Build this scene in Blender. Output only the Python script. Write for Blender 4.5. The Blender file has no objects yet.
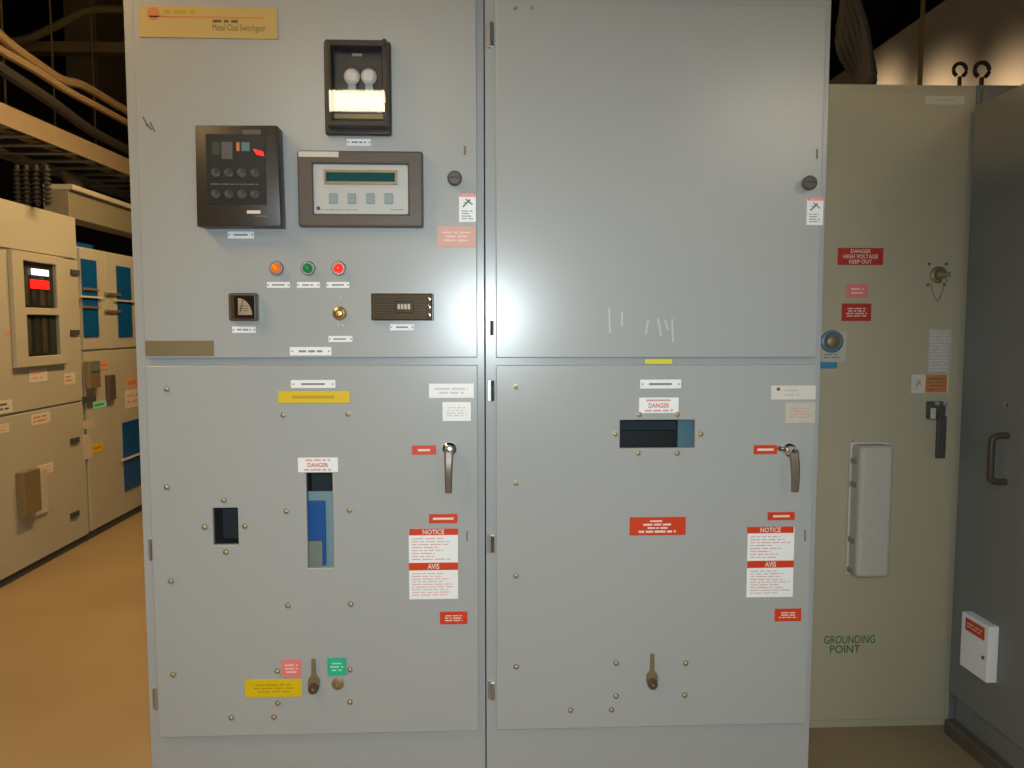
import bpy, bmesh, math, random
from mathutils import Vector, Matrix, Euler
random.seed(7)
R = math.radians
SC = bpy.context.scene
COL = SC.collection

# ------------------------------------------------------------------ camera, world, lights, exposure
CAM = Vector((-0.013, -2.053, 1.50))
FPX = 772.0
cd = bpy.data.cameras.new('camera'); cam = bpy.data.objects.new('camera', cd); COL.objects.link(cam)
cam.location = CAM
cam.rotation_euler = Euler((R(90-4.37), 0, R(-2.37)), 'XYZ')
cd.sensor_width = 36.0; cd.lens = FPX/1024*36.0; cd.clip_start = 0.05
SC.camera = cam
CM = cam.rotation_euler.to_matrix()

W = bpy.data.worlds.new('world'); SC.world = W; W.use_nodes = True
W.node_tree.nodes['Background'].inputs[0].default_value = (0.8, 0.85, 1.0, 1)
W.node_tree.nodes['Background'].inputs[1].default_value = 0.05
SC.view_settings.view_transform = 'Standard'
SC.view_settings.look = 'None'
SC.view_settings.gamma = 1.0
SC.view_settings.use_curve_mapping = False
SC.view_settings.exposure = 0.0

def lamp(name, kind, loc, energy, color, rot=(0,0,0), **kw):
    l = bpy.data.lights.new(name, kind); l.energy = energy; l.color = color
    for k, v in kw.items(): setattr(l, k, v)
    o = bpy.data.objects.new(name, l); COL.objects.link(o); o.location = loc; o.rotation_euler = rot
    return o
FLASH = lamp('camera_flash', 'SPOT', CAM + Vector((0.03, -0.02, 0.045)), 110, (0.85, 0.985, 1.05), rot=(R(71), 0, R(-2)), spot_size=R(112), spot_blend=0.9, shadow_soft_size=0.022)
WARM = (1.0, 0.64, 0.26)
lamp('aisle_light', 'AREA', (-2.1, -1.6, 3.24), 22, WARM, shape='RECTANGLE', size=0.3, size_y=1.2)
lamp('aisle_light', 'AREA', (-1.45, 2.9, 3.22), 44, WARM, shape='RECTANGLE', size=0.3, size_y=1.6)
lamp('aisle_light', 'AREA', (-1.3, 0.2, 3.22), 9, WARM, shape='RECTANGLE', size=0.3, size_y=1.2)
lamp('front_light', 'AREA', (-1.09, -5.0, 3.38), 6, (1.0, 0.90, 0.78), shape='RECTANGLE', size=1.2, size_y=0.16)
lamp('front_light', 'AREA', (2.85, -5.0, 3.25), 6, (1.0, 0.90, 0.78), shape='RECTANGLE', size=1.2, size_y=0.16)
WASH = ((3.0, 2.86), (3.80, 3.07), (4.62, 3.30))     # small hooded lamps on the right wall, behind the cabinets
for wy, wz in WASH:
    lamp('wall_washer', 'SPOT', (2.94, wy, wz), 30, (1.0, 0.66, 0.34), rot=(R(90), 0, R(-90)), spot_size=R(104), spot_blend=0.9, shadow_soft_size=0.05)

# ------------------------------------------------------------------ pixel -> plane
def ray(px, py):
    return CM @ Vector(((px-512)/FPX, (384-py)/FPX, -1.0))
class Plane:
    """u along the face, v up, d outwards."""
    def __init__(s, kind, val, pd=0.0):
        s.kind, s.val, s.pd = kind, val, pd      # pd: uv() is taken this far in front of the face
    def uv(s, px, py):
        r = ray(px, py)
        if s.kind == 'front':
            t = (s.val-s.pd-CAM.y)/r.y; p = CAM+r*t; return (p.x, p.z)
        t = (s.val+(s.pd if s.kind == 'right' else -s.pd)-CAM.x)/r.x; p = CAM+r*t
        return (p.y, p.z) if s.kind == 'right' else (-p.y, p.z)
    def w(s, u, v, d=0.0):
        if s.kind == 'front': return Vector((u, s.val-d, v))
        if s.kind == 'right': return Vector((s.val+d, u, v))
        return Vector((s.val-d, -u, v))
    def rect(s, x0, y0, x1, y1):
        ym = (y0+y1)/2; xm = (x0+x1)/2
        return (s.uv(x0, ym)[0], s.uv(x1, ym)[0], s.uv(xm, y1)[1], s.uv(xm, y0)[1])
FR = Plane('front', 0.0)            # door faces of the two grey cabinets
OL = Plane('front', 0.655)          # olive cabinet behind on the right
LF = Plane('right', CAM.x-2.73)     # row of cabinets on the left, facing +x
RP = Plane('left', 1.703)            # side panel on the far right, facing -x

# ------------------------------------------------------------------ materials
def newmat(name):
    m = bpy.data.materials.new(name); m.use_nodes = True
    nt = m.node_tree; return m, nt, nt.nodes['Principled BSDF']
def flat(name, c, rough=0.5, metal=0.0, var=0.0, scale=30, bump=0.0, bscale=600, spec=0.5, emit=None, estr=0.0, coat=0.0):
    m, nt, b = newmat(name)
    b.inputs['Base Color'].default_value = (*c, 1); b.inputs['Roughness'].default_value = rough
    b.inputs['Metallic'].default_value = metal; b.inputs['Specular IOR Level'].default_value = spec
    b.inputs['Coat Weight'].default_value = coat
    if emit: b.inputs['Emission Color'].default_value = (*emit, 1); b.inputs['Emission Strength'].default_value = estr
    tc = nt.nodes.new('ShaderNodeTexCoord')
    if var:
        n = nt.nodes.new('ShaderNodeTexNoise'); n.inputs['Scale'].default_value = scale; n.inputs['Detail'].default_value = 5
        r = nt.nodes.new('ShaderNodeMix'); r.data_type = 'RGBA'
        r.inputs[6].default_value = (*[x*(1-var) for x in c], 1); r.inputs[7].default_value = (*[min(1, x*(1+var)) for x in c], 1)
        nt.links.new(tc.outputs['Object'], n.inputs['Vector']); nt.links.new(n.outputs['Fac'], r.inputs[0])
        nt.links.new(r.outputs[2], b.inputs['Base Color'])
    if bump:
        n = nt.nodes.new('ShaderNodeTexNoise'); n.inputs['Scale'].default_value = bscale; n.inputs['Detail'].default_value = 2
        bp = nt.nodes.new('ShaderNodeBump'); bp.inputs['Strength'].default_value = bump; bp.inputs['Distance'].default_value = 0.001
        nt.links.new(tc.outputs['Object'], n.inputs['Vector']); nt.links.new(n.outputs['Fac'], bp.inputs['Height'])
        nt.links.new(bp.outputs['Normal'], b.inputs['Normal'])
    return m
def clear(name, tint=(1,1,1), rough=0.02, boost=1.0):
    m = bpy.data.materials.new(name); m.use_nodes = True; nt = m.node_tree; nt.nodes.clear()
    o = nt.nodes.new('ShaderNodeOutputMaterial'); mx = nt.nodes.new('ShaderNodeMixShader')
    t = nt.nodes.new('ShaderNodeBsdfTransparent'); t.inputs[0].default_value = (*tint, 1)
    g = nt.nodes.new('ShaderNodeBsdfGlossy'); g.inputs['Roughness'].default_value = rough
    f = nt.nodes.new('ShaderNodeFresnel'); f.inputs['IOR'].default_value = 1.5*boost
    ge = nt.nodes.new('ShaderNodeNewGeometry'); mm = nt.nodes.new('ShaderNodeMath'); mm.operation = 'MULTIPLY_ADD'; mm.inputs[1].default_value = -1; mm.inputs[2].default_value = 1
    m2 = nt.nodes.new('ShaderNodeMath'); m2.operation = 'MULTIPLY'
    nt.links.new(ge.outputs['Backfacing'], mm.inputs[0]); nt.links.new(mm.outputs[0], m2.inputs[0]); nt.links.new(f.outputs[0], m2.inputs[1])
    nt.links.new(m2.outputs[0], mx.inputs[0]); nt.links.new(t.outputs[0], mx.inputs[1]); nt.links.new(g.outputs[0], mx.inputs[2])
    nt.links.new(mx.outputs[0], o.inputs[0]); return m
M = {}
M['paint'] = flat('grey_enamel', (0.385, 0.40, 0.395), 0.26, var=0.03, scale=3, bump=0.10, bscale=350)
M['frame'] = flat('blue_grey_enamel', (0.37, 0.385, 0.385), 0.25, var=0.03, scale=4, bump=0.1, bscale=350)
M['olive'] = flat('olive_grey_enamel', (0.46, 0.41, 0.285), 0.45, var=0.04, scale=3, bump=0.1, bscale=350)
M['slate'] = flat('slate_enamel', (0.19, 0.195, 0.185), 0.5, var=0.05, scale=3, bump=0.1)
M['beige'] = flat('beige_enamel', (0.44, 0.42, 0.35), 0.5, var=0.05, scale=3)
M['beige_painted_shade'] = flat('beige_shaded_box', (0.22, 0.20, 0.15), 0.6, var=0.05, scale=3)  # darker copy of the beige, with the upper box's shade put into its colour
M['gasket'] = flat('dark_seal', (0.05, 0.055, 0.06), 0.8)
M['inside'] = flat('dark_interior', (0.03, 0.035, 0.04), 0.7)
M['bakelite'] = flat('brown_black_plastic', (0.040, 0.030, 0.022), 0.42, var=0.15, scale=40)
M['bezel'] = flat('brown_plastic_bezel', (0.10, 0.078, 0.062), 0.45, var=0.1, scale=40)
M['black'] = flat('black_plastic', (0.015, 0.015, 0.015), 0.35)
M['charcoal'] = flat('charcoal_plastic', (0.045, 0.05, 0.045), 0.5)
M['white'] = flat('white_laminate', (0.88, 0.89, 0.90), 0.45)
M['cream'] = flat('cream_plastic', (0.62, 0.58, 0.50), 0.45)
M['offwhite'] = flat('off_white_paper', (0.66, 0.63, 0.57), 0.6)
M['faded'] = flat('faded_paper', (0.52, 0.49, 0.42), 0.6, var=0.08, scale=60)
M['pinkish'] = flat('faded_red_print', (0.62, 0.34, 0.28), 0.6, var=0.10, scale=40)
M['palepink'] = flat('pale_pink_paper', (0.72, 0.42, 0.36), 0.6)
M['red'] = flat('red_laminate', (0.64, 0.05, 0.012), 0.4, var=0.1, scale=60)
M['red_dark'] = flat('dark_red_laminate', (0.50, 0.03, 0.014), 0.45)
M['redtext'] = flat('red_ink', (0.60, 0.10, 0.09), 0.6)
M['greytext'] = flat('grey_ink', (0.22, 0.22, 0.23), 0.6)
M['palered'] = flat('pale_red_ink', (0.72, 0.36, 0.33), 0.6)
M['whitetext'] = flat('white_ink', (0.80, 0.66, 0.60), 0.6)
M['darktext'] = flat('dark_olive_ink', (0.12, 0.09, 0.03), 0.6)
M['greentext'] = flat('dark_green_ink', (0.01, 0.15, 0.05), 0.6)
M['yellow'] = flat('yellow_laminate', (0.72, 0.50, 0.0), 0.5, var=0.05, scale=60)
M['yellowtag'] = flat('yellow_tape', (0.72, 0.66, 0.02), 0.5)
M['yellowink'] = flat('ochre_ink', (0.50, 0.33, 0.0), 0.5)
M['green'] = flat('green_laminate', (0.02, 0.46, 0.26), 0.5)
M['mint'] = flat('mint_ink', (0.35, 0.78, 0.58), 0.5)
M['pink'] = flat('pink_laminate', (0.78, 0.22, 0.20), 0.5)
M['pinkpale'] = flat('pale_pink_ink', (0.90, 0.58, 0.50), 0.5)
M['brassplate'] = flat('gold_nameplate', (0.52, 0.37, 0.12), 0.38, metal=0.0, var=0.06, scale=8)
M['logo'] = flat('orange_red_print', (0.62, 0.20, 0.06), 0.5)
M['brownplate'] = flat('brown_metal_plate', (0.26, 0.20, 0.11), 0.42, metal=0.3, var=0.1, scale=50)
M['brass'] = flat('brass', (0.62, 0.47, 0.20), 0.35, metal=0.9)
M['bolt'] = flat('zinc_bolt', (0.42, 0.35, 0.24), 0.45, metal=0.7)
M['oldbrass'] = flat('tarnished_brass', (0.30, 0.23, 0.12), 0.5, metal=0.6, var=0.2, scale=80)
M['chrome'] = flat('chrome', (0.75, 0.75, 0.75), 0.18, metal=1.0)
M['steel'] = flat('dull_steel', (0.38, 0.38, 0.37), 0.4, metal=0.8)
M['handle'] = flat('brown_grey_handle', (0.19, 0.155, 0.12), 0.4, metal=0.3)
M['handledark'] = flat('dark_brown_handle', (0.075, 0.055, 0.04), 0.35)
M['handleblack'] = flat('black_handle', (0.07, 0.068, 0.06), 0.35)
M['screw'] = flat('dark_knob', (0.11, 0.095, 0.08), 0.55)
M['glass'] = clear('clear_cover')
M['smoke'] = clear('smoked_cover', (0.88, 0.83, 0.76))
M['pane'] = clear('window_pane', (0.92, 0.96, 0.97), 0.03)
M['lens_cover'] = clear('frosted_cover', (0.8, 0.78, 0.72), 0.12, 1.1)
M['dialwhite'] = flat('dial_white', (0.68, 0.66, 0.62), 0.5)
M['dialgrey'] = flat('dial_grey', (0.10, 0.10, 0.095), 0.5)
M['panelwhite'] = flat('panel_off_white', (0.50, 0.50, 0.48), 0.4)
M['lcd'] = flat('teal_lcd', (0.005, 0.06, 0.065), 0.12, emit=(0.0, 0.20, 0.18), estr=0.06)
M['button'] = flat('grey_blue_button', (0.26, 0.32, 0.34), 0.5)
M['navy'] = flat('navy_print', (0.05, 0.06, 0.12), 0.5)
M['lamp_amber'] = flat('amber_lens', (0.85, 0.20, 0.01), 0.15, emit=(1.0, 0.22, 0.01), estr=0.25)
M['lamp_green'] = flat('green_lens', (0.01, 0.22, 0.06), 0.15, emit=(0.0, 0.3, 0.06), estr=0.1)
M['lamp_red'] = flat('red_lens', (0.80, 0.03, 0.015), 0.15, emit=(1.0, 0.03, 0.02), estr=0.6)
M['led'] = flat('red_led', (0.9, 0.02, 0.02), 0.3, emit=(1.0, 0.02, 0.01), estr=1.2)
M['whitelight'] = flat('white_pilot_light', (0.9, 0.9, 0.9), 0.3, emit=(1.0, 0.95, 0.9), estr=1.5)
M['blue'] = flat('blue_insulating_panel', (0.015, 0.11, 0.38), 0.4)
M['paleblue'] = flat('pale_blue_grey_steel', (0.30, 0.40, 0.42), 0.45)
M['midgrey'] = flat('mid_grey_barrier', (0.30, 0.28, 0.22), 0.5)
M['bluepane'] = flat('deep_blue_window', (0.004, 0.085, 0.29), 0.35)
M['steelblue'] = flat('blue_grey_plastic', (0.12, 0.20, 0.24), 0.4)
M['bluesticker'] = flat('blue_sticker', (0.05, 0.25, 0.40), 0.5)
M['tray'] = flat('galvanised_tray', (0.34, 0.26, 0.17), 0.5, metal=0.3, var=0.15, scale=6)
M['cable_tan'] = flat('tan_cable_jacket', (0.36, 0.25, 0.14), 0.5)
M['cable_black'] = flat('black_cable_jacket', (0.022, 0.019, 0.016), 0.6)
M['beam'] = flat('primed_steel_beam', (0.16, 0.12, 0.05), 0.7, var=0.1, scale=5)
M['ceiling'] = flat('black_painted_deck', (0.012, 0.012, 0.012), 0.9)
M['wall'] = flat('painted_block_wall', (0.30, 0.30, 0.30), 0.8, var=0.08, scale=2, bump=0.2, bscale=60)
M['wall_dark'] = flat('dark_wall', (0.03, 0.03, 0.03), 0.9)
M['channel'] = flat('rusty_base_channel', (0.13, 0.11, 0.08), 0.6, metal=0.2, var=0.3, scale=8)
M['luminaire'] = flat('fluorescent_diffuser', (0.9, 0.9, 0.9), 0.4, emit=(1.0, 0.86, 0.62), estr=32)
M['aisle_diffuser'] = flat('warm_diffuser', (0.9, 0.9, 0.9), 0.4, emit=(1.0, 0.66, 0.30), estr=14)
M['housing'] = flat('lamp_housing', (0.3, 0.3, 0.3), 0.5)
M['scuff'] = flat('chalky_scuff', (0.52, 0.54, 0.53), 0.7)
M['pencil'] = flat('grey_pencil_mark', (0.16, 0.15, 0.13), 0.7)
# floor: tan sealed concrete
def floor_mat():
    m, nt, b = newmat('tan_sealed_concrete')
    tc = nt.nodes.new('ShaderNodeTexCoord'); n = nt.nodes.new('ShaderNodeTexNoise'); n.inputs['Scale'].default_value = 1.6; n.inputs['Detail'].default_value = 8
    cr = nt.nodes.new('ShaderNodeValToRGB'); cr.color_ramp.elements[0].position = 0.3; cr.color_ramp.elements[1].position = 0.7
    cr.color_ramp.elements[0].color = (0.30, 0.215, 0.115, 1); cr.color_ramp.elements[1].color = (0.36, 0.265, 0.145, 1)
    nt.links.new(tc.outputs['Object'], n.inputs['Vector']); nt.links.new(n.outputs['Fac'], cr.inputs[0]); nt.links.new(cr.outputs[0], b.inputs['Base Color'])
    b.inputs['Roughness'].default_value = 0.45; return m
M['floor'] = floor_mat()

# ------------------------------------------------------------------ object helpers
ORG = {}
def link(name, bm, mat, parent=None, smooth=False, kind=None):
    """one mesh object from a bmesh holding world coordinates; its origin is put at its own middle"""
    me = bpy.data.meshes.new(name)
    bmesh.ops.recalc_face_normals(bm, faces=bm.faces)
    lo = Vector([min(v.co[i] for v in bm.verts) for i in range(3)]); hi = Vector([max(v.co[i] for v in bm.verts) for i in range(3)])
    c = (lo+hi)/2
    for v in bm.verts: v.co -= c
    if smooth:
        for f in bm.faces: f.smooth = True
        for e in bm.edges:
            if len(e.link_faces) == 2 and e.calc_face_angle(0) > R(35): e.smooth = False
    bm.to_mesh(me); bm.free()
    me.materials.append(M[mat])
    o = bpy.data.objects.new(name, me); COL.objects.link(o)
    ORG[o.name] = c.copy()
    if parent is not None:
        o.parent = parent; o.location = c-ORG[parent.name]
    else: o.location = c
    if kind: o['kind'] = kind
    return o
def thing(name, label, cat, loc, group=None):
    o = bpy.data.objects.new(name, None); COL.objects.link(o); o.location = loc; ORG[o.name] = Vector(loc)
    o.empty_display_size = 0.1
    o['label'] = label; o['category'] = cat
    if group: o['group'] = group
    return o
def tag(o, label, cat, group=None):
    o['label'] = label; o['category'] = cat
    if group: o['group'] = group
    return o
def addbox(bm, pl, u0, u1, v0, v1, d0, d1, bev=0.0, seg=2):
    t = bmesh.new(); vs = [t.verts.new(pl.w(u, v, d)) for u in (u0, u1) for v in (v0, v1) for d in (d0, d1)]
    for f in ((0,1,3,2),(4,6,7,5),(0,4,5,1),(2,3,7,6),(0,2,6,4),(1,5,7,3)): t.faces.new([vs[i] for i in f])
    bmesh.ops.recalc_face_normals(t, faces=t.faces)
    if bev: bmesh.ops.bevel(t, geom=list(t.edges), offset=bev, segments=seg, affect='EDGES', profile=0.5)
    merge(bm, t)
def merge(bm, t):
    me = bpy.data.meshes.new('tmp'); t.to_mesh(me); t.free(); bm.from_mesh(me); bpy.data.meshes.remove(me)
def box(name, pl, r, d0, d1, mat, parent=None, bev=0.0, seg=2, kind=None):
    bm = bmesh.new(); addbox(bm, pl, *r, d0, d1, bev, seg); return link(name, bm, mat, parent, smooth=False, kind=kind)
def addlathe(bm, pl, u, v, prof, n=20, axis='d'):
    """profile [(radius, depth)] turned about the outward axis"""
    rings = []
    for r, d in prof:
        if r <= 1e-6: rings.append([bm.verts.new(pl.w(u, v, d))])
        else: rings.append([bm.verts.new(pl.w(u+r*math.cos(2*math.pi*k/n), v+r*math.sin(2*math.pi*k/n), d)) for k in range(n)])
    for a, b in zip(rings, rings[1:]):
        for k in range(n):
            q = [a[k % len(a)], a[(k+1) % len(a)], b[(k+1) % len(b)], b[k % len(b)]]
            q = list(dict.fromkeys(q))
            if len(q) > 2: bm.faces.new(q)
    if len(rings[0]) > 2: bm.faces.new(rings[0])
    if len(rings[-1]) > 2: bm.faces.new(rings[-1])
def lathe(name, pl, u, v, prof, mat, parent=None, n=20):
    bm = bmesh.new(); addlathe(bm, pl, u, v, prof, n); return link(name, bm, mat, parent, smooth=True)
def addtube(bm, pts, r, n=8):
    pts = [Vector(p) for p in pts]
    rr = r if isinstance(r, (list, tuple)) else [r]*len(pts)
    rings = []
    for i, p in enumerate(pts):
        t = (pts[min(i+1, len(pts)-1)]-pts[max(i-1, 0)]).normalized()
        a = t.cross(Vector((0.03, 0.11, 1))) 
        if a.length < 1e-3: a = t.cross(Vector((1, 0, 0)))
        a.normalize(); b = t.cross(a)
        rings.append([bm.verts.new(p+(a*math.cos(2*math.pi*k/n)+b*math.sin(2*math.pi*k/n))*rr[i]) for k in range(n)])
    for a, b in zip(rings, rings[1:]):
        for k in range(n): bm.faces.new((a[k], a[(k+1) % n], b[(k+1) % n], b[k]))
    bm.faces.new(rings[0]); bm.faces.new(rings[-1])
def tube(name, pts, r, mat, parent=None, n=8):
    bm = bmesh.new(); addtube(bm, pts, r, n); return link(name, bm, mat, parent, smooth=True)
def spline(pts, k=6):
    pts = [Vector(p) for p in pts]; out = []
    for i in range(len(pts)-1):
        p0, p1, p2, p3 = pts[max(i-1, 0)], pts[i], pts[i+1], pts[min(i+2, len(pts)-1)]
        for j in range(k):
            t = j/k
            out.append(0.5*((2*p1)+(p2-p0)*t+(2*p0-5*p1+4*p2-p3)*t*t+(3*p1-p0-3*p2+p3)*t**3))
    out.append(pts[-1]); return out
def plate(name, pl, r, holes, d0, d1, mat, parent=None, bev=0.0025):
    """rectangular sheet with real rectangular openings"""
    u0, u1, v0, v1 = r
    us = sorted(set([u0, u1]+[h[0] for h in holes]+[h[1] for h in holes])); vs = sorted(set([v0, v1]+[h[2] for h in holes]+[h[3] for h in holes]))
    bm = bmesh.new(); grid = {}
    def V(i, j, k):
        if (i, j, k) not in grid: grid[(i, j, k)] = bm.verts.new(pl.w(us[i], vs[j], d1 if k else d0))
        return grid[(i, j, k)]
    def solid(i, j):
        if i < 0 or j < 0 or i >= len(us)-1 or j >= len(vs)-1: return False
        cu, cv = (us[i]+us[i+1])/2, (vs[j]+vs[j+1])/2
        return not any(h[0] < cu < h[1] and h[2] < cv < h[3] for h in holes)
    for i in range(len(us)-1):
        for j in range(len(vs)-1):
            if not solid(i, j): continue
            for k in (0, 1): bm.faces.new([V(i, j, k), V(i+1, j, k), V(i+1, j+1, k), V(i, j+1, k)])
            for (a, b, di, dj) in (((0,0),(1,0),0,-1), ((1,0),(1,1),1,0), ((1,1),(0,1),0,1), ((0,1),(0,0),-1,0)):
                if not solid(i+di, j+dj):
                    bm.faces.new([V(i+a[0], j+a[1], 0), V(i+b[0], j+b[1], 0), V(i+b[0], j+b[1], 1), V(i+a[0], j+a[1], 1)])
    bmesh.ops.recalc_face_normals(bm, faces=bm.faces)
    if bev:
        bmesh.ops.bevel(bm, geom=[e for e in bm.edges if len(e.link_faces) == 2 and e.calc_face_angle(0) > 1.0], offset=bev, segments=2, affect='EDGES', profile=0.5)
    return link(name, bm, mat, parent, smooth=False)
def text(s, pl, r, d, mat, parent, name='lettering', bold=0.0):
    """real letters fitted to the rectangle r on the face"""
    cu = bpy.data.curves.new('t', 'FONT'); cu.body = s; cu.resolution_u = 3; cu.extrude = 0.0; cu.offset = bold
    cu.align_x = 'CENTER'; cu.space_line = 0.85
    o = bpy.data.objects.new('t', cu); COL.objects.link(o)
    dg = bpy.context.evaluated_depsgraph_get(); dg.update()
    me = bpy.data.meshes.new_from_object(o.evaluated_get(dg))
    bm = bmesh.new(); bm.from_mesh(me)
    bpy.data.objects.remove(o); bpy.data.curves.remove(cu); bpy.data.meshes.remove(me)
    x0 = min(v.co.x for v in bm.verts); x1 = max(v.co.x for v in bm.verts); y0 = min(v.co.y for v in bm.verts); y1 = max(v.co.y for v in bm.verts)
    for v in bm.verts:
        v.co = pl.w(r[0]+(v.co.x-x0)/(x1-x0)*(r[1]-r[0]), r[2]+(v.co.y-y0)/(y1-y0)*(r[3]-r[2]), d)
    me2 = link(name, bm, mat, parent); return me2
def strokes(pl, r, rows, d, mat, parent, name='lettering', fill=0.55, ragged=0.35, align='left', rng=random):
    """print too small to read: broken rows of ink marks"""
    u0, u1, v0, v1 = r; bm = bmesh.new(); h = (v1-v0)/rows; segs = []
    for k in range(rows):
        c = v1-h*(k+0.5); L = (u1-u0)*(1-ragged*rng.random())
        a = u0 if align == 'left' else (u0+u1)/2-L/2
        b = a+L; x = a
        while x < b-1e-4:
            wl = min((0.3+rng.random())*h*3.0, b-x)
            segs.append((x, x+wl, c)); x += wl+h*0.55
    if len(segs) == 2 and rows == 1: segs = [(segs[0][0], segs[1][1], segs[0][2])]
    if len(segs) == 2: segs = segs[:1]
    for x0, x1, c in segs:
        bm.faces.new([bm.verts.new(pl.w(xx, yy, d)) for xx, yy in ((x0, c-h*fill/2), (x1, c-h*fill/2), (x1, c+h*fill/2), (x0, c+h*fill/2))])
    return link(name, bm, mat, parent)
def inset(r, fu, fv=None):
    fv = fu if fv is None else fv
    du, dv = (r[1]-r[0])*fu, (r[3]-r[2])*fv
    return (r[0]+du, r[1]-du, r[2]+dv, r[3]-dv)
def sub(r, a0, a1, b0, b1):
    """part of r: a across, b from top"""
    du, dv = r[1]-r[0], r[3]-r[2]
    return (r[0]+du*a0, r[0]+du*a1, r[3]-dv*b1, r[3]-dv*b0)

# ================================================================== SETTING
XW, YB, YF, ZC, ZP = 3.44, 10.0, -6.5, 5.2, 3.9
XL = -6.0
G = Plane('front', 0.0)
def wbox(name, x0, x1, y0, y1, z0, z1, mat, parent=None, kind=None, bev=0.0):
    return box(name, Plane('front', 0.0), (x0, x1, z0, z1), -y1, -y0, mat, parent, bev, 2, kind)
wbox('floor', XL, XW+2, YF, YB, -0.1, 0.0, 'floor', kind='structure')
wbox('ceiling', XL, XW+2, YF, YB, ZC, ZC+0.1, 'ceiling', kind='structure')
wbox('wall_left', XL-0.1, XL, YF, YB, 0, ZC, 'wall_dark', kind='structure')
wbox('wall_right', XW, XW+0.1, YF, YB, 0, ZP, 'wall', kind='structure')
wbox('wall_outer', XW+2, XW+2.1, YF, YB, 0, ZC, 'wall_dark', kind='structure')
wbox('wall_back', XL, XW+2, YB, YB+0.1, 0, ZC, 'wall_dark', kind='structure')
wbox('wall_front', XL, XW+2, YF-0.1, YF, 0, ZC, 'wall_dark', kind='structure')

# ================================================================== FITTINGS
def small_label(P, pl, px, mat='white', ink='greytext', screws=True, rows=1):
    r = pl.rect(*px); o = box('label_plate', pl, r, 0.0003, 0.0022, mat, P, 0.0005, 1)
    strokes(pl, inset(r, 0.20, 0.30), rows, 0.0024, ink, o, 'lettering', 0.6, 0.2, 'center')
    if screws:
        for k in (0.06, 0.94):
            u = r[0]+(r[1]-r[0])*k; v = (r[2]+r[3])/2
            lathe('screw', pl, u, v, [(0.0022, 0.001), (0.0022, 0.0034), (0.0, 0.0038)], 'greytext', o, 8)
    return o
def bolt(P, pl, px, py, rad=0.0065):
    u, v = pl.uv(px, py); bm = bmesh.new()
    addlathe(bm, pl, u, v, [(rad*1.25, 0.0003), (rad*1.25, 0.002), (rad*0.9, 0.0022), (rad*0.85, 0.006), (rad*0.55, 0.0075), (0, 0.0078)], 10)
    return link('bolt', bm, 'bolt', P, True)
def red_plate(P, pl, px, rows=1, mat='red', ink='whitetext', label=None, name='warning_plate'):
    r = pl.rect(*px); o = box(name, pl, r, 0.0003, 0.0022, mat, P, 0.0006, 1)
    strokes(pl, inset(r, 0.12, 0.22), rows, 0.0024, ink, o, 'lettering', 0.45, 0.35, 'center')
    if label: o['label'] = label
    return o
def danger_label(P, pl, px):
    r = pl.rect(*px); o = box('danger_sign', pl, r, 0.0003, 0.0018, 'white', P, 0.0004, 1)
    text('DANGER', pl, sub(r, 0.24, 0.76, 0.36, 0.66), 0.0021, 'redtext', o, bold=0.02)
    strokes(pl, sub(r, 0.16, 0.84, 0.08, 0.28), 1, 0.0021, 'palered', o, 'fine_print', 0.6, 0.1, 'center')
    strokes(pl, sub(r, 0.14, 0.86, 0.74, 0.94), 1, 0.0021, 'palered', o, 'fine_print', 0.6, 0.1, 'center')
    return o
def notice_sign(P, pl, x0, y0, x1, y1, ya0, ya1, yh):
    r = pl.rect(x0, y0, x1, y1); o = box('notice_sign', pl, r, 0.0003, 0.0015, 'white', P, 0.0004, 1)
    for (a, b, s, w) in ((y0, yh, 'NOTICE', 0.22), (ya0, ya1, 'AVIS', 0.12)):
        h = pl.rect(x0, a, x1, b); box('header_band', pl, h, 0.0014, 0.0019, 'red', o)
        text(s, pl, (h[0]+(h[1]-h[0])*(0.5-w), h[0]+(h[1]-h[0])*(0.5+w), h[2]+(h[3]-h[2])*0.14, h[3]-(h[3]-h[2])*0.12), 0.0021, 'whitetext', o, bold=0.02)
    strokes(pl, pl.rect(x0+3, yh+2, x1-3, ya0-2), 8, 0.0019, 'palered', o, 'fine_print', 0.30, 0.5)
    strokes(pl, pl.rect(x0+3, ya1+2, x1-3, y1-3), 9, 0.0019, 'palered', o, 'fine_print', 0.30, 0.4)
    return o
def caution_label(P, pl, px):
    r = pl.rect(*px); o = box('caution_sticker', pl, r, 0.0003, 0.0013, 'white', P, 0.0003, 1)
    box('header_band', pl, sub(r, 0.02, 0.98, 0.0, 0.13), 0.0012, 0.0016, 'pink', o)
    text('CAUTION', pl, sub(r, 0.12, 0.88, 0.02, 0.11), 0.0018, 'white', o)
    bm = bmesh.new(); q = sub(r, 0.22, 0.80, 0.20, 0.52)      # a small hand-and-switch pictogram of slanting bars
    def bar(a, b, wd):
        A = Vector((q[0]+(q[1]-q[0])*a[0], q[2]+(q[3]-q[2])*a[1])); B = Vector((q[0]+(q[1]-q[0])*b[0], q[2]+(q[3]-q[2])*b[1]))
        n = (B-A).normalized(); n = Vector((-n.y, n.x))*wd
        bm.faces.new([bm.verts.new(pl.w(p.x, p.y, 0.0016)) for p in (A-n, B-n, B+n, A+n)])
    bar((0, 0.1), (0.75, 0.9), 0.0022); bar((0.3, 0.95), (1.0, 0.35), 0.0018); bar((0.1, 0.6), (0.5, 0.55), 0.0012)
    link('pictogram', bm, 'greytext', o)
    strokes(pl, sub(r, 0.15, 0.85, 0.58, 0.93), 4, 0.0016, 'greytext', o, 'fine_print', 0.35, 0.3)
    return o
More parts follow.
